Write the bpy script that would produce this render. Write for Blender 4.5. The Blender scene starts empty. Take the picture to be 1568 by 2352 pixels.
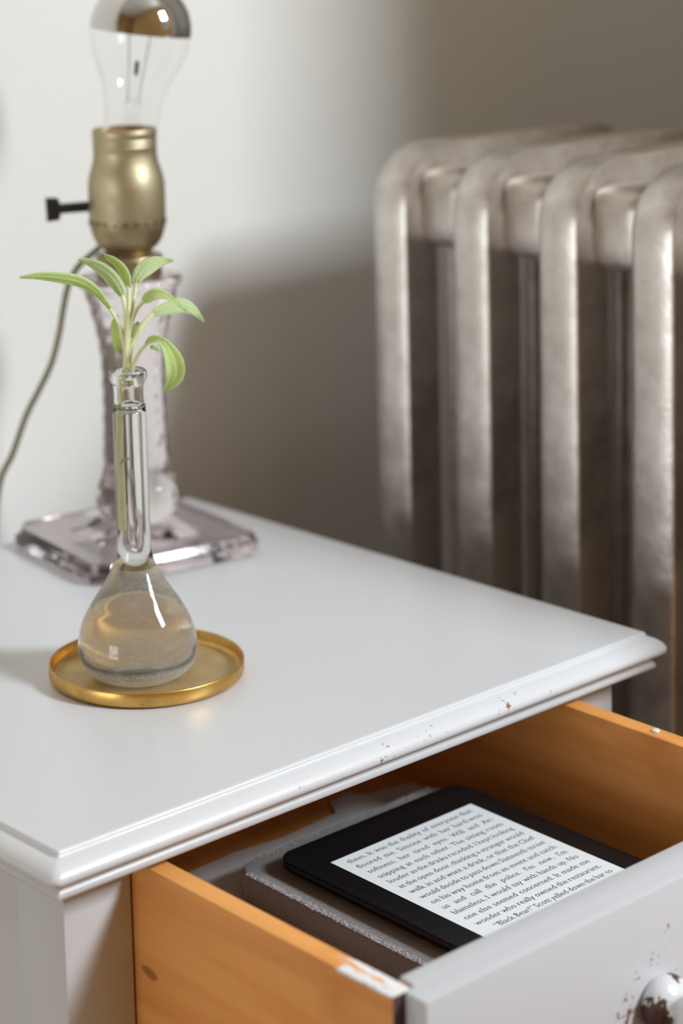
import bpy, bmesh, math, random
from mathutils import Vector, Matrix
import numpy as np
random.seed(7)
sc = bpy.context.scene
COL = sc.collection

# ------------------------------------------------------------------ camera
FPX = 4972.0
YAW, PIT, ROLL = 0.6961, 0.1405, -0.0313
PPX, PPY = 474.0, 478.6
CAM = Vector((-0.4889, -0.6929, 1.085))
cy, sy, cp, sp = math.cos(YAW), math.sin(YAW), math.cos(PIT), math.sin(PIT)
FW = Vector((sy*cp, cy*cp, -sp))
_R = Vector((cy, -sy, 0)); _U = _R.cross(FW)
RT = math.cos(ROLL)*_R + math.sin(ROLL)*_U
UP = -math.sin(ROLL)*_R + math.cos(ROLL)*_U
cd = bpy.data.cameras.new('camera'); cam = bpy.data.objects.new('camera', cd); COL.objects.link(cam)
cam.matrix_world = Matrix(((RT.x, UP.x, -FW.x, CAM.x), (RT.y, UP.y, -FW.y, CAM.y), (RT.z, UP.z, -FW.z, CAM.z), (0, 0, 0, 1)))
cd.sensor_fit = 'VERTICAL'; cd.sensor_height = 36.0; cd.lens = FPX*36.0/2352.0
cd.shift_x = -(PPX-784)/2352.0; cd.shift_y = (PPY-1176)/2352.0
cd.clip_start = .02; cd.clip_end = 50
cd.dof.use_dof = True; cd.dof.focus_distance = 1.0; cd.dof.aperture_fstop = 5.8
sc.camera = cam

def ray(px, py):
    return FW + RT*((px-PPX)/FPX) - UP*((py-PPY)/FPX)
def at(px, py, depth):                       # the point a pixel sees at a known distance
    return CAM + ray(px, py)*depth
def depth_of(p): return (Vector(p)-CAM).dot(FW)

# ------------------------------------------------------------------ light
w = bpy.data.worlds.new('sky'); sc.world = w; w.use_nodes = True
bg = w.node_tree.nodes['Background']; bg.inputs[0].default_value = (.80, .90, 1.0, 1); bg.inputs[1].default_value = .3
def area(name, loc, target, sx, sy_, power, col):
    l = bpy.data.lights.new(name, 'AREA'); l.shape = 'RECTANGLE'; l.size = sx; l.size_y = sy_; l.energy = power; l.color = col
    o = bpy.data.objects.new(name, l); COL.objects.link(o); o.location = loc
    o.rotation_euler = (Vector(target)-Vector(loc)).to_track_quat('-Z', 'Y').to_euler()
    return o
key = area('window_daylight', (.98, -1.56, 2.01), (.30, .15, .75), .34, .56, 56, (.86, .93, 1.0))
key.data.cycles.is_caustics_light = True
area('added_left_fill', (-2.62, -.10, .74), (.2, .1, .72), .9, .75, 20, (.95, .98, 1.0))  # added fill lamp for the left-facing sides, source unseen
sc.view_settings.view_transform = 'Standard'; sc.view_settings.look = 'None'
sc.view_settings.gamma = 1.0; sc.view_settings.use_curve_mapping = False
sc.view_settings.exposure = 0.0
sc.cycles.max_bounces = 14; sc.cycles.transmission_bounces = 14; sc.cycles.transparent_max_bounces = 16
sc.cycles.diffuse_bounces = 4; sc.cycles.glossy_bounces = 5; sc.cycles.sample_clamp_indirect = 6.0
sc.cycles.use_denoising = True; sc.cycles.use_adaptive_sampling = True; sc.cycles.adaptive_threshold = .03

# ------------------------------------------------------------------ helpers
ORG = {}
def tag(o, label=None, cat=None, group=None, kind=None):
    if label: o['label'] = label
    if cat: o['category'] = cat
    if group: o['group'] = group
    if kind: o['kind'] = kind
    return o
def empty(name, loc, label=None, cat=None, parent=None):
    o = bpy.data.objects.new(name, None); COL.objects.link(o); o.empty_display_size = .02
    base = ORG[parent] if parent else Vector((0, 0, 0))
    o.location = Vector(loc)-base; ORG[o] = Vector(loc)
    if parent: o.parent = parent
    return tag(o, label, cat)
def obj(name, bm, mat, parent=None, loc=None, smooth=True, angle=35, recalc=True):
    """bm holds world coordinates; the object gets its own origin"""
    if recalc: bmesh.ops.recalc_face_normals(bm, faces=bm.faces)
    base = ORG[parent] if parent else Vector((0, 0, 0))
    if loc is None:
        loc = base if parent else Vector((0, 0, 0))
    loc = Vector(loc)
    for v in bm.verts: v.co -= loc
    if smooth:
        for f in bm.faces: f.smooth = True
        ca = math.radians(angle)
        for e in bm.edges:
            e.smooth = not (len(e.link_faces) != 2 or e.calc_face_angle(0) > ca)
    me = bpy.data.meshes.new(name); bm.to_mesh(me); bm.free()
    if mat: me.materials.append(mat)
    o = bpy.data.objects.new(name, me); COL.objects.link(o)
    o.location = loc-base; ORG[o] = loc
    if parent: o.parent = parent
    return o
def copy_of(o, off, parent):
    c = o.copy(); COL.objects.link(c); c.parent = parent; c.location = o.location+Vector(off); return c
def new(): return bmesh.new()
def add_box(bm, a, b, bev=0, seg=2):
    t = bmesh.new()
    vs = [t.verts.new((x, y, z)) for x in (a[0], b[0]) for y in (a[1], b[1]) for z in (a[2], b[2])]
    for f in ((0, 1, 3, 2), (4, 6, 7, 5), (0, 4, 5, 1), (2, 3, 7, 6), (0, 2, 6, 4), (1, 5, 7, 3)):
        t.faces.new([vs[i] for i in f])
    if bev: bmesh.ops.bevel(t, geom=t.edges[:], offset=bev, segments=seg, affect='EDGES', profile=.5)
    merge(bm, t)
def merge(bm, t):
    me = bpy.data.meshes.new('t'); t.to_mesh(me); t.free(); bm.from_mesh(me); bpy.data.meshes.remove(me)
def box(a, b, bev=0, seg=2):
    bm = new(); add_box(bm, a, b, bev, seg); return bm
def lathe(prof, c=(0, 0, 0), n=64, close=False, mod=None):
    """prof: (r, z) list; axis z through c"""
    bm = new(); rings = []
    for r, z in prof:
        if r < 1e-6: rings.append([bm.verts.new((c[0], c[1], c[2]+z))])
        else:
            rg = []
            for i in range(n):
                a = 2*math.pi*i/n; rr = r*(mod(a, z) if mod else 1)
                rg.append(bm.verts.new((c[0]+rr*math.cos(a), c[1]+rr*math.sin(a), c[2]+z)))
            rings.append(rg)
    seq = list(zip(rings, rings[1:])) + ([(rings[-1], rings[0])] if close else [])
    for A, B in seq:
        if len(A) == 1 and len(B) == 1: continue
        for i in range(n):
            j = (i+1) % n
            if len(A) == 1: bm.faces.new((A[0], B[j], B[i]))
            elif len(B) == 1: bm.faces.new((A[i], A[j], B[0]))
            else: bm.faces.new((A[i], A[j], B[j], B[i]))
    return bm
def smooth_path(pts, sub=8):
    """Catmull-Rom through pts (tuples of any length)"""
    P = [np.array(p, float) for p in pts]; P = [2*P[0]-P[1]]+P+[2*P[-1]-P[-2]]; out = []
    for i in range(1, len(P)-2):
        for k in range(sub):
            t = k/sub
            out.append(.5*((2*P[i])+(-P[i-1]+P[i+1])*t+(2*P[i-1]-5*P[i]+4*P[i+1]-P[i+2])*t*t+(-P[i-1]+3*P[i]-3*P[i+1]+P[i+2])*t**3))
    out.append(P[-2]); return out
def tube(pts, rad, n=10, caps=True, bm=None):
    bm = bm or new(); pts = [Vector(p[:3]) for p in pts]
    rad = rad if hasattr(rad, '__len__') else [rad]*len(pts)
    prev = None; rings = []
    for i, p in enumerate(pts):
        t = (pts[min(i+1, len(pts)-1)]-pts[max(i-1, 0)]).normalized()
        if prev is None:
            u = t.orthogonal().normalized()
        else:
            u = (prev-t*prev.dot(t)).normalized()
        prev = u; v = t.cross(u)
        rings.append([bm.verts.new(p+(u*math.cos(2*math.pi*k/n)+v*math.sin(2*math.pi*k/n))*rad[i]) for k in range(n)])
    for A, B in zip(rings, rings[1:]):
        for k in range(n): bm.faces.new((A[k], A[(k+1) % n], B[(k+1) % n], B[k]))
    if caps: bm.faces.new(rings[0][::-1]); bm.faces.new(rings[-1])
    return bm
def prism(poly, z0, z1, bev=0):
    bm = new(); A = [bm.verts.new((x, y, z0)) for x, y in poly]; B = [bm.verts.new((x, y, z1)) for x, y in poly]
    n = len(poly); bm.faces.new(A[::-1]); bm.faces.new(B)
    for i in range(n): bm.faces.new((A[i], A[(i+1) % n], B[(i+1) % n], B[i]))
    if bev: bmesh.ops.bevel(bm, geom=bm.edges[:], offset=bev, segments=2, affect='EDGES', profile=.5)
    return bm
def rrect(x0, y0, x1, y1, r, n=6):
    out = []
    for cx, cy_, a0 in ((x1-r, y0+r, -90), (x1-r, y1-r, 0), (x0+r, y1-r, 90), (x0+r, y0+r, 180)):
        for k in range(n+1):
            a = math.radians(a0+90*k/n); out.append((cx+r*math.cos(a), cy_+r*math.sin(a)))
    return out

# ------------------------------------------------------------------ materials
class NT:
    def __init__(s, name):
        s.m = bpy.data.materials.new(name); s.m.use_nodes = True; s.t = s.m.node_tree; s.t.nodes.clear()
        s.out = s.t.nodes.new('ShaderNodeOutputMaterial')
    def n(s, typ, **kw):
        nd = s.t.nodes.new('ShaderNode'+typ)
        for k, v in kw.items():
            if k.startswith('_'): setattr(nd, k[1:], v)
            else:
                key = int(k[1:]) if k[0] == 'i' and k[1:].isdigit() else k.replace('__', ' ')
                if isinstance(v, bpy.types.NodeSocket): s.t.links.new(v, nd.inputs[key])
                else: nd.inputs[key].default_value = v
        return nd
    def coord(s, scale=(1, 1, 1), kind='Object', loc=(0, 0, 0)):
        c = s.n('TexCoord'); mp = s.n('Mapping', Scale=scale, Location=loc); s.t.links.new(c.outputs[kind], mp.inputs[0]); return mp.outputs[0]
    def noise(s, vec, scale, detail=4, rough=.55):
        return s.n('TexNoise', Vector=vec, Scale=scale, Detail=detail, Roughness=rough).outputs[0]
    def ramp(s, fac, stops, interp='LINEAR'):
        r = s.n('ValToRGB', Fac=fac); e = r.color_ramp.elements; r.color_ramp.interpolation = interp
        while len(e) < len(stops): e.new(.5)
        for el, (p, c) in zip(e, stops): el.position = p; el.color = c if len(c) == 4 else (*c, 1)
        return r.outputs[0]
    def math(s, op, a, b=0.0, c=0.0, clamp=False):
        m = s.n('Math', _operation=op, _use_clamp=clamp)
        for i, v in enumerate((a, b, c)):
            if isinstance(v, bpy.types.NodeSocket): s.t.links.new(v, m.inputs[i])
            else: m.inputs[i].default_value = v
        return m.outputs[0]
    def mix(s, fac, a, b, typ='MIX'):
        m = s.n('Mix', _data_type='RGBA', _blend_type=typ)
        for i, v in ((0, fac), (6, a), (7, b)):
            if isinstance(v, bpy.types.NodeSocket): s.t.links.new(v, m.inputs[i])
            else: m.inputs[i].default_value = v if not isinstance(v, tuple) else (v if len(v) == 4 else (*v, 1))
        return m.outputs[2]
    def bump(s, h, strength=.2, dist=.001):
        return s.n('Bump', Height=h, Strength=strength, Distance=dist).outputs[0]
    def bsdf(s, **kw):
        kw2 = {}
        for k, v in kw.items():
            if isinstance(v, tuple) and len(v) == 3 and 'Color' in k.replace('__', ' ') : v = (*v, 1)
            kw2[k] = v
        b = s.n('BsdfPrincipled', **kw2); return b
    def done(s, sh):
        s.t.links.new(sh.outputs[0], s.out.inputs[0]); return s.m

def mat_wall():
    t = NT('wall_paint'); v = t.coord()
    n = t.noise(v, 90, 6); c = t.ramp(t.noise(v, 2.5), [(.3, (.765, .74, .69)), (.7, (.795, .77, .725))])
    return t.done(t.bsdf(Base__Color=c, Roughness=.75, Normal=t.bump(n, .12, .002)))
def mat_floor():
    t = NT('floor_boards'); v = t.coord((1, 12, 1)); g = t.noise(v, 3, 6)
    c = t.ramp(g, [(.3, (.20, .10, .045)), (.7, (.34, .19, .09))])
    return t.done(t.bsdf(Base__Color=c, Roughness=.45))
def mat_paint(name, chip=None, col=(.70, .705, .725), rough=.34, brush=(3, 90, 90), chipcol=((.16, .035, .025), (.33, .16, .08))):
    """old white gloss paint; chip(t, vec) gives the mask of flaked-off spots"""
    t = NT(name); v = t.coord(); vb = t.coord(brush)
    brushn = t.noise(vb, 12, 4); lump = t.noise(v, 60, 5)
    base = t.mix(t.math('MULTIPLY', t.noise(v, 14, 5), .10), tuple(col), (.70, .66, .60))
    h = t.math('ADD', t.math('MULTIPLY', brushn, .5), t.math('MULTIPLY', lump, .5))
    r = t.math('ADD', t.math('MULTIPLY', lump, .10), rough-.05)
    if chip:
        m = chip(t, v)
        cc = t.ramp(t.noise(v, 500, 2), [(.35, chipcol[0]), (.7, chipcol[1])])
        base = t.mix(m, base, cc); h = t.math('SUBTRACT', h, t.math('MULTIPLY', m, .9))
        r = t.math('ADD', r, t.math('MULTIPLY', m, .3))
    return t.done(t.bsdf(Base__Color=base, Roughness=r, Normal=t.bump(h, .16, .0012), Coat__Weight=.08, Coat__Roughness=.2))
def blob(t, vec, c, rad):
    """0..1 falloff around a point of the object"""
    d = t.n('VectorMath', _operation='DISTANCE', i0=vec, i1=tuple(c)).outputs['Value']
    return t.math('SUBTRACT', 1.0, t.math('DIVIDE', d, rad), clamp=True)
def mat_wood(name, grain=(60, 4, 60), c0=(.66, .26, .058), c1=(.86, .40, .12), c2=(.54, .18, .03), rough=.5, paint_end=None):
    t = NT(name); v = t.coord(grain); n = t.noise(v, 1.2, 6, .6); v2 = t.coord((18, 5, 9)); n2 = t.noise(v2, 1.6, 3)
    c = t.ramp(n, [(.25, c0), (.75, c1)])
    c = t.mix(t.ramp(n2, [(.56, (0, 0, 0)), (.66, (.65, .65, .65))]), c, c2)
    k = t.noise(t.coord((70, 40, 70)), 1.0, 1)
    c = t.mix(t.ramp(k, [(.76, (0, 0, 0)), (.80, (.7, .7, .7))]), c, (.22, .07, .02))
    if paint_end: c = paint_end(t, c)
    return t.done(t.bsdf(Base__Color=c, Roughness=rough, Normal=t.bump(n, .10, .0006), Specular__IOR__Level=.3))
def mat_radiator():
    t = NT('aluminium_radiator_paint'); v = t.coord()
    n = t.noise(v, 22, 6, .65); n2 = t.noise(v, 130, 4); n3 = t.noise(v, 9, 5, .7)
    c = t.ramp(n, [(.34, (.52, .49, .46)), (.50, (.75, .715, .685)), (.68, (.91, .88, .85))])
    hz = t.ramp(t.n('SeparateXYZ', Vector=v).outputs[2], [(.0, (.22, .22, .22)), (.885, (.22, .22, .22)), (.925, (1, 1, 1))])
    c = t.mix(t.math('MULTIPLY', hz, t.ramp(n3, [(.40, (.35, .35, .35)), (.60, (.9, .9, .9))])), c, (.30, .21, .135))
    rm = t.math('MULTIPLY', hz, t.ramp(n3, [(.40, (.35, .35, .35)), (.60, (.9, .9, .9))]))
    sp = t.ramp(n2, [(.70, (0, 0, 0)), (.76, (1, 1, 1))])
    c = t.mix(t.math('MULTIPLY', sp, .5), c, (.16, .08, .04))
    return t.done(t.bsdf(Base__Color=c, Metallic=t.math('MULTIPLY_ADD', rm, -.35, .88), Roughness=t.math('ADD', t.math('MULTIPLY_ADD', n2, .2, .28), t.math('MULTIPLY', rm, .06)), Normal=t.bump(t.math('ADD', n, n2), .25, .0015)))
def mat_brass(name, col, rough=.3, patina=(.22, .15, .06), amt=(.45, .7), spots=0, bump=.05, metal=1.0):
    t = NT(name); v = t.coord(); n = t.noise(v, 45, 6, .65); n2 = t.noise(v, 420, 3)
    m = t.ramp(n, [(amt[0], (0, 0, 0)), (amt[1], (1, 1, 1))])
    c = t.mix(t.math('MULTIPLY', m, .75), tuple(col), tuple(patina))
    if spots:
        s_ = t.ramp(n2, [(spots, (0, 0, 0)), (spots+.05, (1, 1, 1))]); c = t.mix(s_, c, (.05, .03, .015))
    r = t.math('ADD', t.math('MULTIPLY', m, .18), rough)
    return t.done(t.bsdf(Base__Color=c, Metallic=metal, Roughness=r, Normal=t.bump(n2, bump, .0004)))
def mat_glass(name, col=(1, 1, 1), ior=1.5, rough=0.0, bump=0, bscale=60, dens=None):
    t = NT(name)
    kw = dict(Color=(*col, 1), Roughness=rough, IOR=ior)
    if bump: kw['Normal'] = t.bump(t.noise(t.coord(), bscale, 2), bump, .002)
    t.done(t.n('BsdfGlass', **kw))
    if dens:
        a = t.n('VolumeAbsorption', Color=(*dens[0], 1), Density=dens[1]); t.t.links.new(a.outputs[0], t.out.inputs[1])
    return t.m
def mat_thin_glass(name, tint=(.97, .98, .98), refl=1.0):
    t = NT(name)
    lw = t.n('LayerWeight', Blend=.5).outputs['Facing']
    fac = t.math('MULTIPLY_ADD', t.math('POWER', lw, 4.5), .92*refl, .035, clamp=True)
    a = t.n('BsdfTransparent', Color=(*tint, 1)).outputs[0]; b = t.n('BsdfGlossy', Roughness=.02, Color=(1, 1, 1, 1)).outputs[0]
    mx = t.n('MixShader', i0=fac, i1=a, i2=b); return t.done(mx)
def mat_plain(name, col, rough=.5, metal=0, bump=0, bs=300, **kw):
    t = NT(name); v = t.coord(); n = t.noise(v, bs, 4)
    c = t.mix(t.math('MULTIPLY', n, .25), tuple(col), tuple(x*.75 for x in col))
    return t.done(t.bsdf(Base__Color=c, Roughness=rough, Metallic=metal, Normal=t.bump(n, bump, .0006), **kw))
def mat_leaf(name, c0, c1):
    t = NT(name); v = t.coord(); n = t.n('TexVoronoi', Vector=v, Scale=1300).outputs[0]; n2 = t.noise(v, 120, 4)
    c = t.mix(n2, tuple(c0), tuple(c1))
    c = t.mix(t.math('MULTIPLY', n, .35), c, (.72, .82, .52))
    e = t.n('Attribute', _attribute_name='edge').outputs['Fac']
    c = t.mix(t.math('MULTIPLY', e, .75), c, (.86, .90, .80))
    b = t.bsdf(Base__Color=c, Roughness=.6, Normal=t.bump(n, .6, .0006), Sheen__Weight=.5, Sheen__Roughness=.4)
    tr = t.n('BsdfTranslucent', Color=(.80, .95, .32, 1))
    mx = t.n('MixShader', i0=.45, i1=b.outputs[0], i2=tr.outputs[0]); return t.done(mx)
def mat_felt():
    t = NT('grey_felt'); v = t.coord(); n = t.noise(v, 900, 4, .7); n2 = t.noise(v, 160, 4)
    c = t.ramp(n, [(.3, (.06, .045, .040)), (.75, (.17, .135, .125))]); c = t.mix(t.math('MULTIPLY', n2, .4), c, (.11, .085, .072))
    return t.done(t.bsdf(Base__Color=c, Roughness=.95, Normal=t.bump(n, .8, .0012), Sheen__Weight=.8, Sheen__Roughness=.5))

M_wall = mat_wall(); M_wall2 = mat_plain('tan_wall_paint', (.50, .32, .13), .8); M_floor = mat_floor()
M_trim = mat_plain('white_trim', (.78, .78, .77), .4)

# ------------------------------------------------------------------ room
YB, XA, XR, XL, YF, ZC = .43, 1.08, 1.65, -2.5, -1.42, 2.75
PY0, PY1, PX = -.29, -.15, .72                      # unseen pier added to shade the back wall; closes the radiator alcove
def struct(name, bm, m, parent=None):
    o = obj(name, bm, m, parent, smooth=False)
    if not parent: o['kind'] = 'structure'
    return o
struct('floor', box((XL-.1, YF-.1, -.1), (XR+.1, YB+.1, 0)), M_floor)
struct('ceiling', box((XL-.1, YF-.1, ZC), (XR+.1, YB+.1, ZC+.1)), M_trim)
struct('wall_back', box((XL-.1, YB, 0), (XA, YB+.1, ZC)), M_wall)
bm = new(); add_box(bm, (XA, PY1, 0), (XA+.1, YB+.1, ZC)); add_box(bm, (PX, PY0, 0), (XR+.1, PY1, ZC), .006, 3)
struct('wall_alcove_added_pier', bm, M_wall)
struct('wall_right', box((XR, YF-.1, 0), (XR+.1, PY0, ZC)), M_wall2)
def wall_with_hole(name, o0, o1, ya, yb, h, ax):
    """a wall running along y (ax 0) or x (ax 1) with one opening"""
    y0, y1, z0, z1 = h; bm = new()
    def q(a0, a1, c0, c1):
        if ax == 0: add_box(bm, (o0, a0, c0), (o1, a1, c1))
        else: add_box(bm, (a0, o0, c0), (a1, o1, c1))
    q(ya, y0, 0, ZC); q(y1, yb, 0, ZC); q(y0, y1, 0, z0); q(y0, y1, z1, ZC)
    return struct(name, bm, M_wall2)
HF = (.68, 1.28, 1.05, 2.52); HL = (-.60, .38, .25, 1.25)
wall_with_hole('wall_front', YF-.1, YF, XL-.1, XR, HF, 1)
wall_with_hole('wall_left', XL-.1, XL, YF, YB, HL, 0)
M_pane = mat_thin_glass('window_pane')
def window(name, o0, o1, h, ax):
    y0, y1, z0, z1 = h; f = .035
    def q(bm, a0, a1, c0, c1, e=0):
        if ax == 0: add_box(bm, (o0+e, a0, c0), (o1-e, a1, c1))
        else: add_box(bm, (a0, o0+e, c0), (a1, o1-e, c1))
        return bm
    bm = new(); q(bm, y0, y0+f, z0, z1); q(bm, y1-f, y1, z0, z1); q(bm, y0, y1, z0, z0+f); q(bm, y0, y1, z1-f, z1)
    o = struct(name, bm, M_trim); zm = z0+(z1-z0)*.3
    obj('meeting_rail', q(new(), y0+f, y1-f, zm-.015, zm+.015), M_trim, o, smooth=False)
    for c0, c1 in ((z0+f, zm-.015), (zm+.015, z1-f)):
        obj('pane', q(new(), y0+f, y1-f, c0, c1, .013), M_pane, o, smooth=False)
    return o
window('window_1', YF-.09, YF-.06, HF, 1)
window('added_fill_window', XL-.09, XL-.06, HL, 0)  # unseen opening added on the left to let the fill light in
struct('baseboard_back', box((XL, YB-.015, 0), (XA, YB, .14)), M_trim)

# ------------------------------------------------------------------ nightstand
ZT, W, D = .70, .38, .375
YS, PXL, PXR, PW = .013, .0105, .3685, .036       # stile plane, outer faces of the posts, post width
ns = empty('nightstand', (W/2, .19, 0), 'old white painted wooden nightstand with moulded top and open drawer', 'nightstand')
NSB = ORG[ns]
def chip_top(t, v):
    n = t.noise(v, 210, 5, .7); n2 = t.noise(v, 900, 3, .6)
    acc = None
    for (x, r) in ((.185, .030), (.215, .022), (.262, .026), (.125, .013), (.09, .008), (.30, .012), (-.006, .012)):
        b = blob(t, v, (x-NSB.x, -.0075-NSB.y, ZT-.0095), r)
        acc = b if acc is None else t.math('MAXIMUM', acc, b)
    thr = t.math('SUBTRACT', .72, t.math('MULTIPLY', acc, .155))
    return t.math('GREATER_THAN', t.math('ADD', t.math('MULTIPLY', n, .7), t.math('MULTIPLY', n2, .3)), thr)
M_top = mat_paint('white_gloss_paint_top', chip_top)
def chip_body(t, v):
    n = t.noise(v, 230, 5, .7)
    b = blob(t, v, (PXL-NSB.x, YS-NSB.y, .622), .012)
    return t.math('GREATER_THAN', n, t.math('SUBTRACT', .86, t.math('MULTIPLY', b, .30)))
M_body = mat_paint('white_gloss_paint_body', chip_body, col=(.58, .575, .585), brush=(90, 90, 3))
def edge_sweep(prof, rad, W0=0, y1=D):
    bm = new(); rings = []
    for (a, dz), r in zip(prof, rad):
        rings.append([bm.verts.new((x, y, ZT+dz)) for x, y in rrect(-a, -a, W+a, y1+a, r, 5)])
    for A, B in zip(rings, rings[1:]):
        n = len(A)
        for i in range(n): bm.faces.new((A[i], A[(i+1) % n], B[(i+1) % n], B[i]))
    bm.faces.new(rings[0]); bm.faces.new(rings[-1][::-1]); return bm
prof = [(-.0022, 0), (-.0007, .00015), (.0000, -.0002), (.0003, -.0009), (.0004, -.0019), (.0010, -.0024), (.0024, -.0028), (.0042, -.0035), (.0060, -.0046), (.0076, -.0060),
        (.0087, -.0076), (.0090, -.0092), (.0084, -.0107), (.0070, -.0118), (.0052, -.0124), (.0015, -.0126)]
rad = [.0005, .0007, .0008, .0009, .0009, .001, .0015, .0025, .003, .0036, .004, .004, .0038, .003, .0025, .001]
obj('table_top', edge_sweep(prof, rad), M_top, ns, angle=50)
prof2 = [(.0020, -.0120), (.0021, -.0136), (.0024, -.0150), (.0033, -.0162), (.0040, -.0176), (.0038, -.0190), (.0022, -.0200), (-.004, -.0200)]
obj('under_moulding', edge_sweep(prof2, [.001]*8), M_body, ns, angle=50)
def post(x0, x1, y0, y1):
    obj('post', box((x0, y0, 0), (x1, y1, ZT-.0195), .0008), M_body, ns)
YBK = D-.012
for x0 in (PXL, PXR-PW-.002):
    post(x0, x0+PW+(.002 if x0 > .1 else 0), YS, YS+.034); post(x0, x0+PW, YBK-.034, YBK)
for x0, x1 in ((PXL+.007, PXL+.017), (PXR-.017, PXR-.007)):
    obj('side_panel', box((x0, YS+.033, .16), (x1, YBK-.033, ZT-.05), .0005), M_body, ns)
for x0, x1 in ((PXL+.001, PXL+.024), (PXR-.024, PXR-.001)):
    obj('side_rail', box((x0, YS+.033, ZT-.052), (x1, YBK-.033, ZT-.0195), .0005), M_body, ns)
    obj('side_rail', box((x0, YS+.033, .12), (x1, YBK-.033, .17), .0005), M_body, ns)
obj('back_panel', box((PXL+PW-.002, YBK-.014, .12), (PXR-PW, YBK-.006, ZT-.0195)), M_body, ns)
obj('front_rail', box((PXL+PW-.001, YS+.001, .555), (PXR-PW, YS+.030, .582), .0008), M_body, ns)
obj('front_rail', box((PXL+PW-.001, YS+.001, .11), (PXR-PW, YS+.026, .16), .0008), M_body, ns)
obj('lower_shelf', box((PXL+.016, YS+.02, .15), (PXR-.016, YBK-.012, .165)), M_body, ns)

# drawer: slides a little downhill as it is pulled out
SL = .0180
ZD, ZFLOOR = .6783, .6035
DXL, DXR, DYI, DYO = .0475, .3275, -.1365, -.1575
YDB = .235
def dz(bm):
    for v in bm.verts: v.co.z += SL*(v.co.y) if v.co.y < .1 else SL*.1
    return bm
KX, KZ = .189, .627
def chip_front(t, v):
    n = t.noise(v, 190, 5, .72); n2 = t.noise(v, 600, 3, .6)
    k = ORG_DR
    a = blob(t, v, (KX-.018-k.x, DYO-k.y, KZ-.001-k.z), .020)
    b = blob(t, v, (KX-.002-k.x, DYO-k.y, KZ+.018-k.z), .040)
    acc = t.math('MAXIMUM', a, t.math('MULTIPLY', b, .62))
    thr = t.math('SUBTRACT', .70, t.math('MULTIPLY', acc, .215))
    return t.math('GREATER_THAN', t.math('ADD', t.math('MULTIPLY', n, .75), t.math('MULTIPLY', n2, .25)), thr)
ORG_DR = Vector((KX, DYO, .59))
M_front = mat_paint('white_gloss_paint_drawer', chip_front, col=(.61, .615, .65), brush=(4, 100, 100))
fy = DYO+.0115
poly = [(DXL+.0060, DYO), (DXR-.0060, DYO), (DXR-.0060, fy), (DXR-.0115, fy), (DXR-.0115, DYI), (DXL+.0125, DYI), (DXL+.0125, fy), (DXL+.0060, fy)]
drawer = obj('drawer', dz(prism(poly, .586, ZD-.0001, .0007)), M_front, ns, loc=ORG_DR, angle=40)
tag(drawer, 'white drawer front with chipped paint')
def painted_end(t, c):
    v = t.coord(); sx = t.n('SeparateXYZ', Vector=v)
    # white overpaint with a reddish smear on the last few cm of the board top
    n = t.noise(t.coord((160, 60, 60)), 1.0, 5, .7)
    top = t.math('GREATER_THAN', sx.outputs[2], ZD-.0040-ORG_DR.z)
    y = t.math('MULTIPLY', t.math('ADD', sx.outputs[1], -(-.112-ORG_DR.y)), -16.0)
    m = t.math('MULTIPLY', top, t.math('GREATER_THAN', t.math('ADD', y, t.math('MULTIPLY', n, 1.6)), .95))
    c = t.mix(t.math('MULTIPLY', t.math('GREATER_THAN', t.math('ADD', y, n), .45), .7), c, (.62, .22, .06)) if False else c
    pc = t.ramp(t.noise(t.coord((220, 90, 90)), 1.3, 4, .6), [(.30, (.60, .22, .16)), (.45, (.80, .80, .80)), (.8, (.82, .82, .82))])
    return t.mix(m, c, pc)
M_side = mat_wood('orange_pine', paint_end=painted_end)
M_wood = mat_wood('orange_pine_inner')
M_endg = mat_plain('dark_end_grain', (.075, .040, .038), .7, bump=.4)
for x0, x1 in ((DXL, DXL+.0105), (DXR-.0105, DXR)):
    bm = new(); add_box(bm, (x0, fy+.0003, .588), (x1, YDB, ZD-.0004), .0009)
    o = obj('drawer_side', dz(bm), M_side, drawer)
    o.data.materials.append(M_endg)
    for f in o.data.polygons:
        if f.normal.y < -.7: f.material_index = 1
obj('drawer_back', dz(box((DXL+.009, YDB-.010, .588), (DXR-.009, YDB, ZD-.006), .0006)), M_wood, drawer)
obj('drawer_bottom', dz(box((DXL+.004, DYI-.004, ZFLOOR-.006), (DXR-.004, YDB-.004, ZFLOOR))), M_wood, drawer)
# dried drop of white paint on the far side board
tag(obj('paint_drop', dz(lathe([(0, .0010), (.0012, .0008), (.0019, .0003), (.0021, -.0004)], (DXR-.0050, -.052, ZD-.0003), 16)), M_trim, drawer), 'white paint drop')
# knob
def knob_chip(t, v):
    n = t.noise(v, 95, 4, .6); n2 = t.noise(v, 420, 3, .6)
    b = blob(t, v, (-.0110, -.006, -.001), .0130); b2 = blob(t, v, (.003, -.006, .013), .008); b3 = blob(t, v, (-.004, -.024, -.006), .011)
    acc = t.math('MAXIMUM', b, t.math('MAXIMUM', t.math('MULTIPLY', b2, .8), b3))
    return t.math('GREATER_THAN', t.math('ADD', t.math('MULTIPLY', n, .72), t.math('MULTIPLY', n2, .28)), t.math('SUBTRACT', .70, t.math('MULTIPLY', acc, .50)))
M_knob = mat_paint('chipped_knob_paint', knob_chip, chipcol=((.045, .022, .022), (.11, .045, .030)), rough=.28)
kp = [(0, -.004), (.0080, -.004), (.0100, -.0005), (.0114, .001), (.0124, .003), (.0126, .0052), (.0121, .0075), (.0105, .0095), (.0085, .0112), (.0074, .013), (.0078, .0148), (.0098, .0165),
      (.0118, .019), (.0128, .022), (.0127, .0250), (.0115, .0280), (.0092, .0305), (.0055, .0321), (0, .0327)]
bm = lathe(kp, (0, 0, 0), 40)
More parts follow.
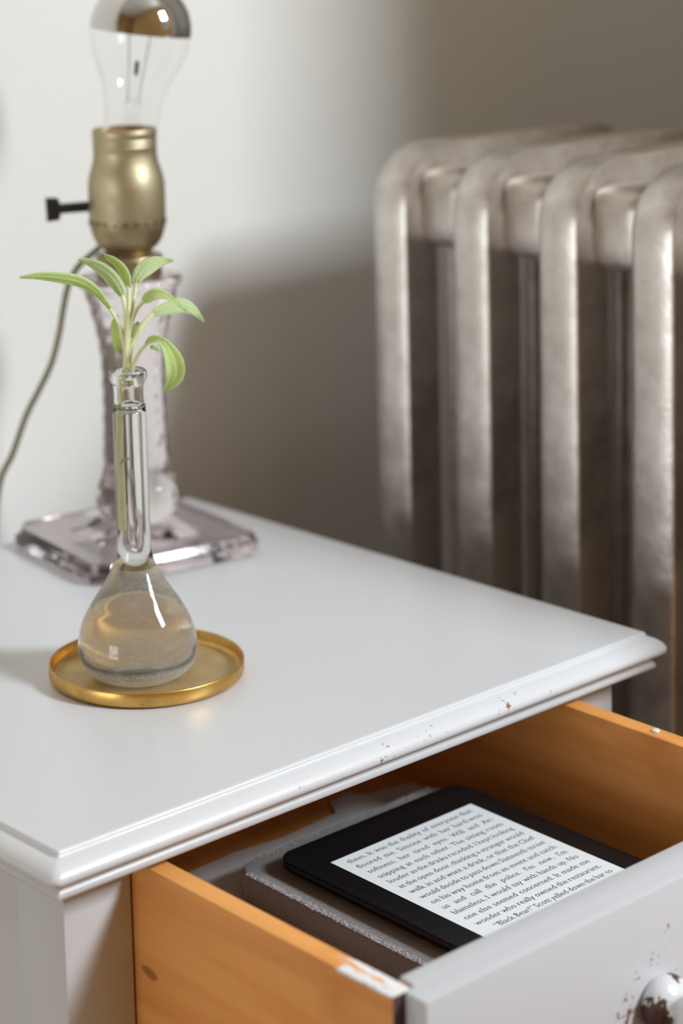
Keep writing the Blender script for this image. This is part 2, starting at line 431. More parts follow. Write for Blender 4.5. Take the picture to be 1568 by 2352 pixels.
bmesh.ops.transform(bm, matrix=Matrix.Translation((KX, DYO-.0005, KZ)) @ Matrix.Rotation(math.pi/2, 4, 'X'), verts=bm.verts)
tag(obj('knob', bm, M_knob, drawer, loc=(KX, DYO-.0005, KZ), angle=60), 'round turned knob with dark chips in its white paint')

# ------------------------------------------------------------------ things in the drawer
ZP = ZFLOOR+.0008
def sag(y): return SL*y if y < .1 else SL*.1
M_paper = mat_plain('white_liner_paper', (.74, .72, .71), .8, bump=.2, bs=60)
def sheet(name, poly, z, th, mat, label, cat):
    bm = new(); A = [bm.verts.new((x, y, z)) for x, y in poly]; B = [bm.verts.new((x, y, z+th)) for x, y in poly]; n = len(poly)
    bm.faces.new(A[::-1]); bm.faces.new(B)
    for i in range(n): bm.faces.new((A[i], A[(i+1) % n], B[(i+1) % n], B[i]))
    o = obj(name, dz(bm), mat, loc=(poly[0][0], poly[0][1], z), smooth=False); return tag(o, label, cat)
sheet('liner_paper', [(.118, .104), (.185, .107), (.215, .103), (.255, .106), (.262, .118), (.276, .121), (.285, .111), (.312, .106), (.312, -.10), (.118, -.075)],
      ZFLOOR-.0002, .0005, M_paper, 'crumpled white sheet of paper lining the open drawer', 'paper')
FX0, FX1, FY0, FY1, ZF0, ZF1 = .153, .300, -.1335, .0715, ZFLOOR+.0006, ZFLOOR+.0150
M_felt = mat_felt()
bm = prism(rrect(FX0, FY0, FX1, FY1, .012, 6), ZF0, ZF1)
top_edges = [e for e in bm.edges if all(abs(v.co.z-ZF1) < 1e-6 for v in e.verts)]
bmesh.ops.bevel(bm, geom=top_edges, offset=.0022, segments=3, affect='EDGES', profile=.5)
felt = obj('felt_sleeve', dz(bm), M_felt, loc=(FX0, FY0, ZF0), angle=60)
tag(felt, 'thick brownish grey felt sleeve lying under the e-reader in the drawer', 'sleeve')
# fuzz along the rim
bm = new(); rnd = random.Random(3)
def hair(p, d, L, wd):
    s = d.orthogonal().normalized(); s.rotate(Matrix.Rotation(rnd.random()*6.28, 3, d)); q = p+d*L*.55+Vector((rnd.uniform(-1, 1), rnd.uniform(-1, 1), 0))*L*.25; e = q+d*L*.4+s*L*.3
    a, b, c_, d_, f_ = (bm.verts.new(x) for x in (p-s*wd, p+s*wd, q+s*wd*.8, q-s*wd*.8, e)); bm.faces.new((a, b, c_, d_)); bm.faces.new((d_, c_, f_))
for i in range(9000):
    side = rnd.random()
    if side < .72: p = Vector((FX0+rnd.uniform(-.0002, .0030)**1, rnd.uniform(FY0, FY1-.01), ZF1-.0003)); d = Vector((rnd.gauss(-.5, .5), rnd.gauss(0, .5), 1))
    else: p = Vector((rnd.uniform(FX0+.01, FX1-.01), FY1-rnd.uniform(0, .003), ZF1-.0003)); d = Vector((rnd.gauss(0, .5), rnd.gauss(.4, .5), 1))
    hair(p, d.normalized(), rnd.uniform(.0004, .0018), .00009)
M_fuzz = mat_plain('felt_fuzz', (.80, .76, .77), .9)
tag(obj('felt_fuzz', dz(bm), M_fuzz, felt, smooth=False, recalc=False), 'pale fuzzy fibres along the felt edge', kind='stuff')

# e-reader
EX0, EX1, EY0, EY1, EZ0, EZ1 = .1645, .2925, -.1260, .0535, ZF1, ZF1+.0086
M_blk = mat_plain('black_soft_plastic', (.009, .009, .010), .38, bump=.1, bs=900, Specular__IOR__Level=.16)
er = empty('e_reader', ((EX0+EX1)/2, (EY0+EY1)/2, EZ0), 'black e-reader showing a page of text, lying on the felt sleeve', 'e-reader')
def rings_solid(spec):
    bm = new(); R = []
    for ins, r, z in spec: R.append([bm.verts.new((x, y, z)) for x, y in rrect(EX0+ins, EY0+ins, EX1-ins, EY1-ins, r, 6)])
    for A, B in zip(R, R[1:]):
        for i in range(len(A)): bm.faces.new((A[i], A[(i+1) % len(A)], B[(i+1) % len(A)], B[i]))
    bm.faces.new(R[0][::-1]); bm.faces.new(R[-1]); return bm
H_ = EZ1-EZ0
obj('back_shell', dz(rings_solid([(.0055, .006, EZ0), (.0020, .008, EZ0+H_*.28), (.0004, .0095, EZ0+H_*.52), (0, .010, EZ0+H_*.60), (.0001, .010, EZ0+H_*.62)])), M_blk, er)
obj('bezel', dz(rings_solid([(.0006, .0095, EZ0+H_*.60), (.0006, .0095, EZ0+H_*.66), (.0000, .010, EZ0+H_*.68), (0, .010, EZ1-.0012), (.0004, .0096, EZ1-.0004), (.0012, .009, EZ1)])), M_blk, er)
SX0, SX1, SY1, SY0 = .1795, .2772, .0296, -.1005
M_scr = mat_plain('e_paper_screen', (.74, .76, .77), .32, bump=.02)
t = NT('e_paper_screen_lit'); 
b = t.bsdf(Base__Color=(.72, .745, .755), Roughness=.35, Emission__Color=(.86, .95, 1.0), Emission__Strength=.16); M_scr = t.done(b)
obj('screen', dz(box((SX0, SY0, EZ1-.0006), (SX1, SY1, EZ1+.00006))), M_scr, er, smooth=False)
TEXT = ["them. It was the duality of everyone that", "floored me. Simone with her hard-won", "softness, her tired eyes. Will and Ari", "snipping at each other. The sitting room",
        "louder as the drinks receded. I kept looking", "at the open door, thinking a stranger would", "walk in and want a drink, or that the Chef", "would decide to pass down Sixteenth street",
        "on his way home from an event and catch", "us and call the police. I'm new, I'm", "blameless, I would say with hands up. No", "one else seemed concerned. It made me", "wonder who really owned the restaurant.", "\u201cBlack Bear?\u201d Scott yelled down the bar to"]
FS = .0052
LH = .00690
TX0, TX1 = SX0+.0058, SX1-.0058
BASE1 = .0224
M_ink = mat_plain('e_ink', (.085, .095, .105), .6)
def word_mesh(s):
    cu = bpy.data.curves.new('w', 'FONT'); cu.body = s; cu.size = FS; cu.resolution_u = 2; cu.fill_mode = 'FRONT'
    o = bpy.data.objects.new('w', cu); COL.objects.link(o); dg = bpy.context.evaluated_depsgraph_get(); ev = o.evaluated_get(dg); me = ev.to_mesh()
    vs = [v.co.copy() for v in me.vertices]; fs = [list(p.vertices) for p in me.polygons]; ev.to_mesh_clear()
    bpy.data.objects.remove(o); bpy.data.curves.remove(cu)
    # slab serifs on stems: a short horizontal boundary edge at baseline, x-height or ascender
    cnt = {}
    for f in fs:
        for i in range(len(f)):
            k = tuple(sorted((f[i], f[(i+1) % len(f)]))); cnt[k] = cnt.get(k, 0)+1
    em = FS
    for (a, b_), c_ in list(cnt.items()):
        if c_ != 1: continue
        A, B = vs[a], vs[b_]; ln = abs(A.x-B.x)
        if abs(A.y-B.y) < em*.004 and em*.05 < ln < em*.13 and s not in ('.', ','):
            y = A.y
            for lev, sg in ((0, 1), (em*.53, -1), (em*.74, -1), (em*.70, -1), (em*.56, -1)):
                if abs(y-lev) < em*.035:
                    m = (A.x+B.x)/2; hw = ln*.5+em*.055; h = em*.045; n0 = len(vs)
                    vs += [Vector((m-hw, y, 0)), Vector((m+hw, y, 0)), Vector((m+hw, y+sg*h, 0)), Vector((m-hw, y+sg*h, 0))]
                    fs.append([n0, n0+1, n0+2, n0+3] if sg > 0 else [n0+3, n0+2, n0+1, n0]); break
    return vs, fs, (max(v.x for v in vs) if vs else 0)
bm = new()
for li, line in enumerate(TEXT):
    y = BASE1-LH*li; words = [word_mesh(w_) for w_ in line.split()]
    x0 = TX0+(.0055 if line[0] == '\u201c' else 0)
    sq = 1.0; tot = sum(w_[2] for w_ in words); gap = (TX1-x0-tot)/(len(words)-1)
    if gap < FS*.2: sq = (TX1-x0-FS*.2*(len(words)-1))/tot; gap = FS*.2
    x = x0
    for vs, fs, wd in words:
        B = [bm.verts.new((x+v.x*sq, y+v.y, EZ1+.00012)) for v in vs]
        for f in fs:
            try: bm.faces.new([B[i] for i in f])
            except ValueError: pass
        x += wd*sq+gap
tag(obj('page_text', dz(bm), M_ink, er, smooth=False, recalc=False), 'lines of printed text on the page')

# ------------------------------------------------------------------ brass tray
TC = (.1555, .1365); ZTOP = ZT+.0002
M_tray = mat_brass('aged_brass_tray', (.72, .44, .13), .30, (.34, .20, .07), (.42, .72), spots=.735, bump=.08)
M_tray_in = mat_brass('tarnished_tray_floor', (.60, .43, .19), .36, (.42, .31, .17), (.35, .65), bump=.10, metal=.55)
R_ = .0493
tray = empty('brass_tray', (*TC, ZT), 'round gold coloured brass tray with a low rim, under the flask', 'tray')
obj('tray_rim', lathe([(R_-.0035, .0003), (R_-.0010, .0006), (R_-.0003, .0014), (R_, .0030), (R_, .0076), (R_-.0003, .0081), (R_-.0008, .0081), (R_-.0012, .0076), (R_-.0013, .0034), (R_-.0022, .0020), (R_-.0040, .0017)], (*TC, ZTOP), 128, close=True), M_tray, tray, angle=60)
obj('tray_floor', lathe([(0, .0017), (R_-.006, .0017), (R_-.0036, .00175), (R_-.0036, .0003), (0, .0003)], (*TC, ZTOP), 128), M_tray_in, tray)

# ------------------------------------------------------------------ flask with water
FC = (.1500, .1361); FZ = ZTOP+.0019
M_fl = mat_glass('flask_glass', (.985, .99, .985), 1.47)
M_wat = mat_glass('water', (.985, .98, .965), 1.333)
flask = empty('volumetric_flask', (*FC, FZ), 'clear glass long-necked flask of water standing on the brass tray', 'flask')
outer = [(0, .0004), (.0160, .0002), (.0190, .0001), (.0225, .0011), (.0262, .0042), (.0287, .0085), (.0299, .0140), (.0297, .0180), (.0287, .0235), (.0268, .0290), (.0240, .0345), (.0205, .0400), (.0165, .0460), (.0130, .0520), (.0108, .0565), (.0094, .0600), (.0087, .0640),
         (.0085, .0700), (.0084, .1000), (.0083, .1345), (.0081, .1372), (.0076, .1395), (.0075, .1420), (.0075, .1465), (.0079, .1490), (.0090, .1507), (.0095, .1525), (.0094, .1545), (.0087, .1558), (.0076, .1560)]
def inset(p, d):
    P = [Vector(q) for q in p]; out = []
    for i, q in enumerate(P):
        t_ = (P[min(i+1, len(P)-1)]-P[max(i-1, 0)]).normalized(); out.append((max(0, q.x-t_.y*d), q.y+t_.x*d))
    return out
inn = [(0, .0021), (.0158, .0018), (.0187, .0018), (.0217, .0027), (.0250, .0054), (.0272, .0092), (.0283, .0140), (.0281, .0178), (.0272, .0228), (.0253, .0282), (.0226, .0335), (.0191, .0390), (.0151, .0450), (.0116, .0510), (.0094, .0555), (.0079, .0600), (.0072, .0640),
       (.0069, .0700), (.0068, .1000), (.0067, .1345), (.0064, .1372), (.0060, .1395), (.0059, .1420), (.0059, .1500), (.0062, .1545), (.0068, .1557)]
# glass against air: the outside and the dry inside of the neck; the water carries the glass/water interface and its own surface
wl = .1392
def smooth2(p, n=3): return [tuple(q) for q in smooth_path(p, n)]
dry = [(.00602, wl)]+[q for q in inn if q[1] > wl+.001]
gb = obj('glass_body', lathe(smooth2(outer)+smooth2(dry)[::-1], (*FC, FZ), 96), M_fl, flask, angle=80, recalc=False)
wet = [q for q in inn if q[1] < wl-.001]+[(.00602, wl)]
wat = obj('water', lathe(smooth2(wet)+[(.0057, wl-.0007), (.0047, wl-.0011), (.003, wl-.0013), (0, wl-.0013)], (*FC, FZ), 96), mat_glass('water_in_glass', (.995, .99, .98), 1.333/1.47), flask, angle=80, recalc=False)
wat.data.materials.append(M_wat)
for f in wat.data.polygons:
    if f.normal.z > .55 and f.center.z > wl-.004: f.material_index = 1
for o in (gb, wat): o.cycles.is_caustics_caster = True
bm = new(); rnd = random.Random(5)
for i in range(520):
    z = rnd.uniform(.006, .052); k = [j for j in range(len(inn)-1) if inn[j][1] <= z <= inn[j+1][1] and inn[j+1][1] > inn[j][1] and j > 1]
    if not k: continue
    j = k[0]; u = (z-inn[j][1])/(inn[j+1][1]-inn[j][1]); r = inn[j][0]+(inn[j+1][0]-inn[j][0])*u-.0003; a = rnd.random()*6.283
    t_ = bmesh.new(); bmesh.ops.create_icosphere(t_, subdivisions=1, radius=rnd.uniform(.00008, .00026), matrix=Matrix.Translation((FC[0]+r*math.cos(a), FC[1]+r*math.sin(a), FZ+z))); merge(bm, t_)
t = NT('air_bubble'); M_bub = t.done(t.n('MixShader', i0=.55, i1=t.n('BsdfGlass', IOR=.75, Roughness=0.0).outputs[0], i2=t.n('BsdfTranslucent', Color=(.95, .95, .93, 1)).outputs[0]))
t = NT('painted_flask_glow'); _v = t.coord(); _n = t.noise(t.coord((1, 1, 1.3)), 620, 4, .65); _z = t.n('SeparateXYZ', Vector=_v).outputs[2]
_cov = t.ramp(t.math('MULTIPLY', _z, 18.0), [(.0, (.95, .95, .95)), (.14, (.85, .85, .85)), (.19, (.26, .26, .26)), (.5, (.19, .19, .19)), (.95, (.36, .36, .36))])  # light glowing through the flask painted as pale coverage, densest at the foot
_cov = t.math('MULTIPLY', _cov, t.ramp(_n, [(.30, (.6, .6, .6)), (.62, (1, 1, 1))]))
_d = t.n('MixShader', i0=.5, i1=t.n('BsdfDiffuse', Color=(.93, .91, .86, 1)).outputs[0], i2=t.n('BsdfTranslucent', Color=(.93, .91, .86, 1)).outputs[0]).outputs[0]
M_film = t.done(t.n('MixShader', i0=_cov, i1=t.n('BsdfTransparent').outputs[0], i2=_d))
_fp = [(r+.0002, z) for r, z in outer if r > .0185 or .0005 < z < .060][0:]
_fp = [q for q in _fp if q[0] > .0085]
tag(obj('painted_glow_film', lathe(smooth2(_fp), (*FC, FZ), 96), M_film, flask, recalc=False, angle=80), 'pale film painting the light glowing in the glass body, densest at its foot')
tag(obj('bubbles', bm, M_bub, flask), 'tiny air bubbles clinging inside the glass', kind='stuff')

# ------------------------------------------------------------------ sage cutting
M_leafs = [mat_leaf('sage_leaf_bright', (.60, .74, .24), (.72, .82, .42)), mat_leaf('sage_leaf_grey', (.70, .80, .54), (.78, .86, .66))]
M_stem = mat_plain('sage_stem', (.82, .85, .50), .5, bump=.3, bs=500, Sheen__Weight=.3)
DM = depth_of((FC[0], FC[1], .86))
sage = empty('sage_cutting', (FC[0]-.003, FC[1]+.002, FZ+.075), 'green sage cutting with soft leaves standing in the flask', 'plant cutting')
def wpts(l, sub=6): return [at(p[0], p[1], DM+p[2]) for p in smooth_path(l, sub)]
axis = lambda z: Vector((FC[0], FC[1], FZ+z))
lft = -RT
inside = [axis(.075)+lft*.0042, axis(.095)+lft*.0040, axis(.115)+lft*.0042, axis(.135)+lft*.0036, axis(.150)+lft*.0030]
stem_top = [at(288, 845, DM), at(290, 815, DM), at(291, 790, DM)]
pts = [Vector(p) for p in smooth_path([tuple(p) for p in inside+stem_top], 6)]
obj('stem', tube(pts, [.0016-.0003*i/len(pts) for i in range(len(pts))], 12), M_stem, sage)
obj('stem_node', tube([axis(.109)+lft*.0046, axis(.111)+lft*.0034, axis(.1115)+lft*.0005], [.0019, .0016, .0004], 8), M_stem, sage)
PXM = DM/FPX
def leaf(center, hw, tilt=0, fold=.15, mat=0, petiole=None, pr=.0009, curl=0):
    C_ = smooth_path([(*c, h) for c, h in zip(center, hw)], 7)
    bm = new(); rows = []; n = 12; lay = bm.verts.layers.float.new('edge')
    P = [at(c[0], c[1], DM+c[2]) for c in C_]
    for i, c in enumerate(C_):
        t_ = (P[min(i+1, len(P)-1)]-P[max(i-1, 0)]).normalized()
        s0 = t_.cross(FW).normalized(); nrm = s0.cross(t_).normalized()
        tl = math.radians(tilt[0]+(tilt[1]-tilt[0])*i/(len(C_)-1) if isinstance(tilt, tuple) else tilt)
        s = s0*math.cos(tl)+nrm*math.sin(tl); nn = s.cross(t_).normalized()
        if nn.dot(FW) > 0: nn = -nn
        wd = max(c[3], .3)*PXM; row = []
        for k in range(n+1):
            u = 2*k/n-1; off = fold*wd*(u*u)+curl*wd*(abs(u)**3)
            row.append(bm.verts.new(P[i]+s*u*wd+nn*off+nn*(.00025*math.cos(u*9)))); row[-1][lay] = abs(u)**9
        rows.append(row)
    for A, B in zip(rows, rows[1:]):
        for k in range(n): bm.faces.new((A[k], A[k+1], B[k+1], B[k]))
    o = obj('leaf', bm, M_leafs[mat], sage, loc=P[0], angle=80)
    sm = o.modifiers.new('thickness', 'SOLIDIFY'); sm.thickness = .0007; sm.offset = 0
    if petiole:
        q = [Vector(p) for p in smooth_path([tuple(at(a, b, DM+d)) for a, b, d in petiole]+[tuple(P[2])], 6)]
        obj('petiole', tube(q, [pr*(1.15-.3*i/len(q)) for i in range(len(q))], 8), M_stem, o)
    return o
leaf([(258, 716, -.001), (238, 690, -.003), (212, 664, -.006), (178, 647, -.009), (135, 639, -.012), (90, 635, -.014), (45, 637, -.016)], [3.5, 7, 11.5, 14, 12.5, 8.5, 1], 25, -.3, 0,
     [(288, 838, 0), (287, 800, 0), (276, 752, 0)], .0010)
leaf([(285, 686, .003), (272, 662, .004), (252, 636, .006), (228, 616, .009), (203, 603, .012), (181, 596, .014)], [4, 13, 16, 13.5, 8, 1.5], 15, -.35, 1, [(289, 800, 0), (290, 750, .001), (288, 712, .002)], .0013)
leaf([(296, 660, -.002), (293, 640, -.003), (282, 616, -.004), (265, 599, -.005), (250, 590, -.005), (239, 585, -.005)], [5, 11.5, 12, 9, 6.5, 2], 30, .5, 0, [(289, 820, 0), (292, 760, -.001), (295, 705, -.002)], .0012)
leaf([(311, 657, .002), (316, 636, .003), (331, 616, .005), (352, 604, .007), (374, 599, .009), (397, 598, .011)], [4, 13, 19, 17, 10, 1], 20, -.25, 1, [(291, 800, 0), (297, 745, .001), (305, 698, .001)], .0011)
leaf([(326, 694, -.003), (341, 684, -.005), (362, 678, -.008), (385, 683, -.010), (407, 698, -.012), (429, 714, -.013)], [4, 16, 17, 11, 6, 1.5], (35, 70), .25, 0, [(290, 810, 0), (299, 750, -.001), (313, 712, -.002)], .0011)
leaf([(346, 722, .004), (366, 714, .005), (395, 704, .007), (422, 700, .009), (446, 713, .010), (469, 739, .010)], [3, 11, 17, 17, 11, 1], (10, 40), -.2, 1, [(292, 845, 0), (302, 795, .001), (325, 750, .003)], .0014)
leaf([(334, 792, -.004), (347, 783, -.006), (367, 782, -.010), (384, 800, -.014), (397, 832, -.015), (399, 866, -.012), (379, 899, -.008)], [4, 11, 9, 15, 23, 20, 2], (60, 5), .45, 0, [(299, 862, 0), (308, 835, -.001), (321, 808, -.003)], .0010)
leaf([(276, 812, .004), (270, 792, .006), (266, 768, .008), (265, 745, .008), (268, 724, .007)], [2, 9, 11.5, 10, 2], 10, .1, 0)
leaf([(300, 775, .004), (305, 762, .007), (311, 750, .009), (318, 740, .010)], [3, 8, 7, 2], 10, .1, 1)
leaf([(346, 798, -.004), (353, 797, -.005), (360, 800, -.005), (366, 804, -.005)], [2, 4.5, 4.5, 1], 0, .1, 1)

# ------------------------------------------------------------------ table lamp
LC = (.2865, .3080); LB = (.2850, .3095)
lamp = empty('table_lamp', (LB[0], LB[1], ZT), 'pink pressed glass table lamp with a bare bulb and brass socket', 'lamp')
M_pink = mat_glass('pale_pink_glass', (.975, .945, .95), 1.46, .06)
M_pinkc = mat_glass('pale_pink_pressed_glass', (.97, .94, .945), 1.46, .05, .35, 130)
M_sock = mat_brass('dull_brass_socket', (.54, .47, .31), .45, (.38, .32, .21), (.4, .7))
M_cap = mat_brass('dark_brass_cap', (.42, .345, .20), .42, (.24, .19, .11), (.4, .7))
M_key = mat_plain('black_bakelite', (.012, .011, .011), .35)
def sq(half, ch): return [(-half+ch, -half), (half-ch, -half), (half, -half+ch), (half, half-ch), (half-ch, half), (-half+ch, half), (-half, half-ch), (-half, -half+ch)]
bm = new(); R = []
for half, ch, z in ((.0555, .0085, .0003), (.0570, .009, .0012), (.0572, .009, .0072), (.0566, .0089, .0086), (.0545, .0086, .0124), (.0340, .0120, .0132), (.0255, .0110, .0158), (.0190, .0080, .0205)):
    R.append([bm.verts.new((x, y, z)) for x, y in sq(half, ch)])
for A, B in zip(R, R[1:]):
    for i in range(8): bm.faces.new((A[i], A[(i+1) % 8], B[(i+1) % 8], B[i]))
bm.faces.new(R[0][::-1]); bm.faces.new(R[-1])
bmesh.ops.transform(bm, matrix=Matrix.Translation((LB[0], LB[1], ZT)) @ Matrix.Rotation(math.radians(-9), 4, 'Z'), verts=bm.verts)
tag(obj('glass_foot', bm, M_pink, lamp, smooth=False), 'square stepped pink glass foot with cut corners')
def facet(a, z):
    if z < .052 or z > .158: return 1+.012*math.cos(12*a)
    return 1+.045*abs(math.sin(6*a))*(.55+.45*math.cos((z-.05)*2*math.pi/.0105))
cp_ = [(0, .0195), (.0190, .0198), (.0205, .0215), (.0235, .0255), (.0250, .0305), (.0250, .0360), (.0232, .0415), (.0212, .0460), (.0200, .0510)]
z = .0535
while z < .158:
    u = (z-.0535)/(.158-.0535); r = .0184+.0012*(1-min(1, u*3)) + (.0085*max(0, (u-.55)/.45)**1.7); cp_.append((r, z)); z += .0026
cp_ += [(.0275, .1605), (.0305, .1625), (.0310, .1655), (.0300, .1672), (.0262, .1676), (.0195, .1660), (0, .1655)]
tag(obj('glass_column', lathe(cp_, (*LC, ZT), 96, mod=facet), M_pinkc, lamp, angle=60), 'waisted pink glass column pressed with rows of beads')
obj('socket_collar', lathe([(0, .1660), (.0192, .1660), (.0196, .1675), (.0192, .1760), (.0198, .1770), (.0202, .1785), (.0196, .1800), (.0120, .1806), (0, .1806)], (*LC, ZT), 64), M_cap, lamp)
obj('socket_cap', lathe([(0, .1800), (.0130, .1800), (.0138, .1820), (.0150, .1838), (.0172, .1855), (.0195, .1885), (.0208, .1915), (.0216, .1945), (.0222, .1962), (.0226, .1980), (.0226, .2025), (.0220, .2030), (0, .2030)], (*LC, ZT), 64), M_cap, lamp)
# pierced band where shell and cap meet
bm = new()
for i in range(22):
    a = 2*math.pi*i/22
    t_ = bmesh.new(); bmesh.ops.create_icosphere(t_, subdivisions=1, radius=.0011, matrix=Matrix.Translation((LC[0]+.0225*math.cos(a), LC[1]+.0225*math.sin(a), ZT+.2003))); merge(bm, t_)
tag(obj('socket_dimples', bm, M_key, lamp), 'row of small dark notches around the socket')
obj('socket_shell', lathe([(0, .2020), (.0224, .2020), (.0228, .2032), (.0228, .2200), (.0226, .2235), (.0219, .2275), (.0207, .2315), (.0195, .2350), (.0188, .2390), (.0187, .2440), (.0190, .2444), (.0190, .2452), (.0186, .2456), (.0186, .2468), (.0191, .2472), (.0191, .2484), (.0187, .2488), (.0187, .2500), (.0191, .2504), (.0190, .2535), (.0187, .2548), (.0181, .2552), (.0176, .2545), (.0174, .2440), (0, .2440)], (*LC, ZT), 64), M_sock, lamp, angle=50)
# turn key
kd = (-RT*.985+FW*-.10); kd.z = -.035; kd.normalize()
kc = Vector((LC[0], LC[1], ZT+.2105))
key = obj('switch_key', tube([kc+kd*.0215, kc+kd*.042], .0031, 14), M_key, lamp)
side = kd.cross(Vector((0, 0, 1))).normalized(); upk = side.cross(kd).normalized()
bm = new(); rg = []
for l, h, wd in ((.0395, .0050, .0030), (.0408, .0066, .0032), (.0470, .0070, .0032), (.0478, .0066, .0028)):
    c_ = kc+kd*l; rg.append([bm.verts.new(c_+upk*a*h+side*b*wd) for a, b in ((-1, -.6), (-.8, -1), (.8, -1), (1, -.6), (1, .6), (.8, 1), (-.8, 1), (-1, .6))])
for A, B in zip(rg, rg[1:]):
    for i in range(8): bm.faces.new((A[i], A[(i+1) % 8], B[(i+1) % 8], B[i]))
bm.faces.new(rg[0][::-1]); bm.faces.new(rg[-1]); obj('key_paddle', bm, M_key, key, smooth=False)
# bulb, leaning a little in its socket
M_bulb = mat_thin_glass('bulb_glass', (.985, .985, .985), .55)
t = NT('mirror_silver'); M_chrome = t.done(t.bsdf(Base__Color=(.62, .61, .59), Metallic=1.0, Roughness=.03))
bt = Matrix.Translation((LC[0]+RT.x*.0030, LC[1]+RT.y*.0030, ZT+.2497)) @ Matrix.Rotation(math.radians(7.8), 4, Vector((RT.x, RT.y, 0)).cross(Vector((0, 0, 1))).normalized()*-1)
bprof = [(.0128, -.004), (.0139, .0010), (.0158, .0060), (.0164, .0120), (.0172, .0190), (.0186, .0260), (.0207, .0320), (.0235, .0380), (.0262, .0440), (.0283, .0500), (.0296, .0560), (.0299, .0610)]
bc, br = .0635, .0300
cap = []
for i in range(13):
    a = math.radians(-3+93*i/12); cap.append((br*math.cos(a) if i < 12 else 0, bc+br*math.sin(a)))
bulb = empty('light_bulb', (LC[0], LC[1], ZT+.2510), None, None, lamp); tag(bulb, 'clear bulb with silvered crown')
def bobj(name, bm, m):
    bmesh.ops.transform(bm, matrix=bt, verts=bm.verts); return obj(name, bm, m, bulb, angle=60)
bobj('glass_envelope', lathe(bprof+[cap[0]], (0, 0, 0), 64), M_bulb)
bobj('silver_crown', lathe(cap, (0, 0, 0), 64), M_chrome)
M_steel = mat_plain('support_wire', (.35, .34, .33), .35, .8)
M_tung = mat_plain('dark_filament', (.03, .03, .03), .6)
M_copper = mat_plain('copper_thread', (.62, .33, .18), .35, .9)
bobj('screw_thread', lathe([(.0134, -.0065), (.0138, .0030), (.0134, .0046), (.0120, .0050), (.0120, -.0065)], (0, 0, 0), 48), M_copper)
bobj('glass_mount', lathe([(.0075, -.003), (.0062, .006), (.0050, .013), (.0044, .018), (.0052, .0205), (.0048, .0225), (.0030, .0235), (0, .0236)], (0, 0, 0), 24), M_bulb)
bm = new(); tube([(0, 0, .022), (0, 0, .036)], .0011, 8, bm=bm); bobj('glass_rod', bm, M_bulb)
bm = new()
for s in (-1, 1): tube([(s*.0042, 0, .020), (s*.0046, 0, .030), (s*.0080, 0, .062)], .00035, 6, bm=bm)
bobj('support_wires', bm, M_steel)
bm = new(); tube([(0, 0, .0365), (0, 0, .0385), (0, 0, .0435), (0, 0, .0450)], [.0009, .0013, .0014, .0010], 10, bm=bm); bobj('filament', bm, M_tung)
# cloth covered cord
M_cord = mat_plain('olive_cloth_cord', (.25, .22, .12), .8, bump=.6, bs=900)
dl = depth_of((LC[0], LC[1], .88))
cpt = [at(262, 552, dl+.004), at(240, 560, dl+.010), at(215, 580, dl+.016), at(180, 612, dl+.024), at(158, 652, dl+.032), at(146, 705, dl+.040), at(136, 765, dl+.047), at(118, 835, dl+.054), at(90, 895, dl+.060), at(60, 955, dl+.066), at(30, 1040, dl+.072), at(-4, 1128, dl+.078)]
cpt += [Vector((.245, YB-.022, .66)), Vector((.225, YB-.020, .5)), Vector((.215, YB-.020, .2)), Vector((.19, YB-.022, .02))]
cpt = [Vector((p.x, min(p.y, YB-.010), p.z)) for p in cpt]
obj('power_cord', tube(smooth_path([tuple(p) for p in cpt], 8), .0019, 10), M_cord, lamp)

# ------------------------------------------------------------------ cast iron radiator
XF, RD, RZ, SP = .460, .222, .930, .0688
M_rad = mat_radiator()
rad_ = empty('radiator', (XF+RD/2, .05, 0), 'old silver painted cast iron column radiator beside the nightstand', 'radiator')
y0 = .2507
cs = [(-.0015, y0), (0, y0+.0018), (0, y0+.0262), (-.0040, y0+.0305), (-.0080, y0+.0350), (-.0125, y0+.0378), (-.0260, y0+.0380), (-.0310, y0+.0340), (-.0320, y0+.0060), (-.0290, y0+.0005), (-.0240, y0)]
path = []                                        # (x, z, nx, nz) of the outer surface
RR = .038; ZB = .085
path += [(XF, ZB, -1, 0), (XF, .3, -1, 0), (XF, .6, -1, 0), (XF, RZ-RR, -1, 0)]
for i in range(1, 9):
    a = math.radians(180-90*i/8); path.append((XF+RR+RR*math.cos(a), RZ-RR+RR*math.sin(a), math.cos(a), math.sin(a)))
path.append((XF+RD/2, RZ, 0, 1))
for i in range(0, 9):
    a = math.radians(90-90*i/8); path.append((XF+RD-RR+RR*math.cos(a), RZ-RR+RR*math.sin(a), math.cos(a), math.sin(a)))
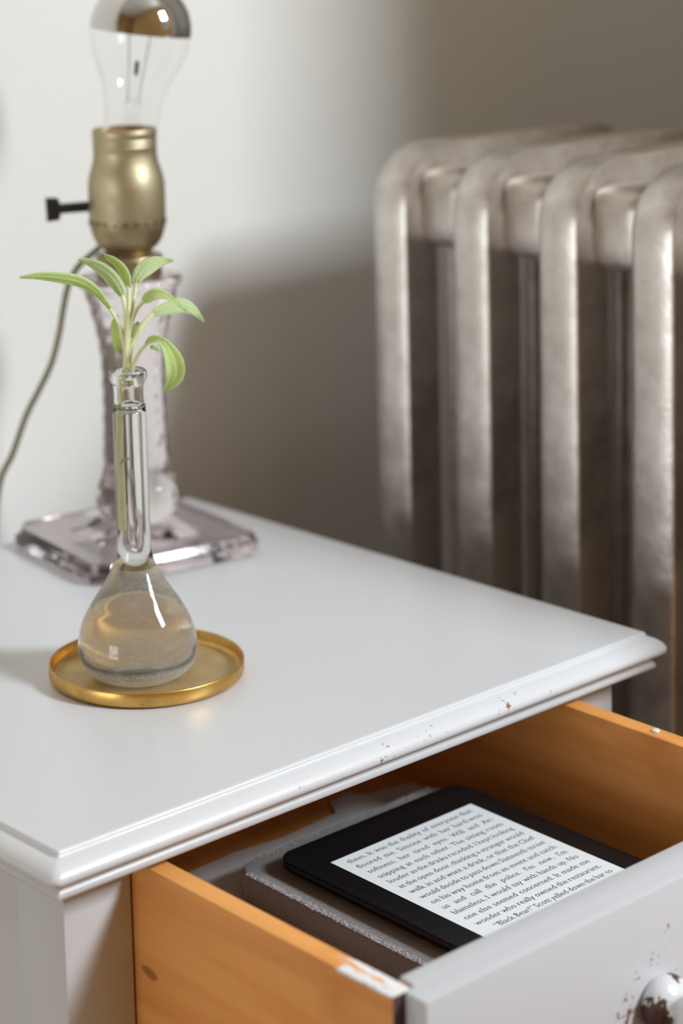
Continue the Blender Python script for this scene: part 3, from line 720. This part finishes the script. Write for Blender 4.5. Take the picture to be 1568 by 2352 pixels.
path += [(XF+RD, .6, 1, 0), (XF+RD, .3, 1, 0), (XF+RD, ZB, 1, 0)]
bm = new(); rg = []
for x, z, nx, nz in path: rg.append([bm.verts.new((x+nx*u, v, z+nz*u)) for u, v in cs])
for A, B in zip(rg, rg[1:]):
    for i in range(len(cs)): bm.faces.new((A[i], A[(i+1) % len(cs)], B[(i+1) % len(cs)], B[i]))
bm.faces.new(rg[0][::-1]); bm.faces.new(rg[-1])
sec = obj('section', bm, M_rad, rad_, loc=(XF+RD/2, y0+.019, 0), angle=43)
def web(za, zb):
    bm = new(); add_box(bm, (XF+.020, y0+.005, za), (XF+RD-.020, y0+.033, zb), .010, 4); return bm
webs = [obj('header', web(.868, .918), M_rad, sec), obj('header', web(.085, .135), M_rad, sec)]
cols = []
for x in (XF+.074, XF+.148):
    cols.append(obj('inner_column', lathe([(0, .10), (.013, .10), (.013, .86), (.016, .878), (.016, .89), (0, .89)], (x, y0+.019, 0), 20), M_rad, sec))
foot = obj('foot', lathe([(0, 0), (.018, 0), (.018, .012), (.013, .03), (.012, .11), (0, .11)], (XF+.022, y0+.019, 0), 20), M_rad, sec)
foot2 = obj('foot', lathe([(0, 0), (.018, 0), (.018, .012), (.013, .03), (.012, .11), (0, .11)], (XF+RD-.022, y0+.019, 0), 20), M_rad, sec)
def hub(zc):
    return box((XF+.013, y0-SP+.030, zc-.026), (XF+.168, y0+.008, zc+.0245), .014, 5)
hubs = [obj('connector', hub(.892), M_rad, rad_), obj('connector', hub(.11), M_rad, rad_)]
NSEC = 8
for k in range(1, NSEC):
    s_ = copy_of(sec, (0, -SP*k, 0), rad_)
    for ch in webs+cols: copy_of(ch, (0, 0, 0), s_)
    if k == NSEC-1:
        for ch in (foot, foot2): copy_of(ch, (0, 0, 0), s_)
    else:
        for h in hubs: copy_of(h, (0, -SP*k, 0), rad_)

for o in bpy.data.objects:
    if o.name in ('table_top', 'tray_floor', 'tray_rim', 'stem', 'bubbles', 'painted_glow_film'): o.cycles.is_caustics_receiver = True
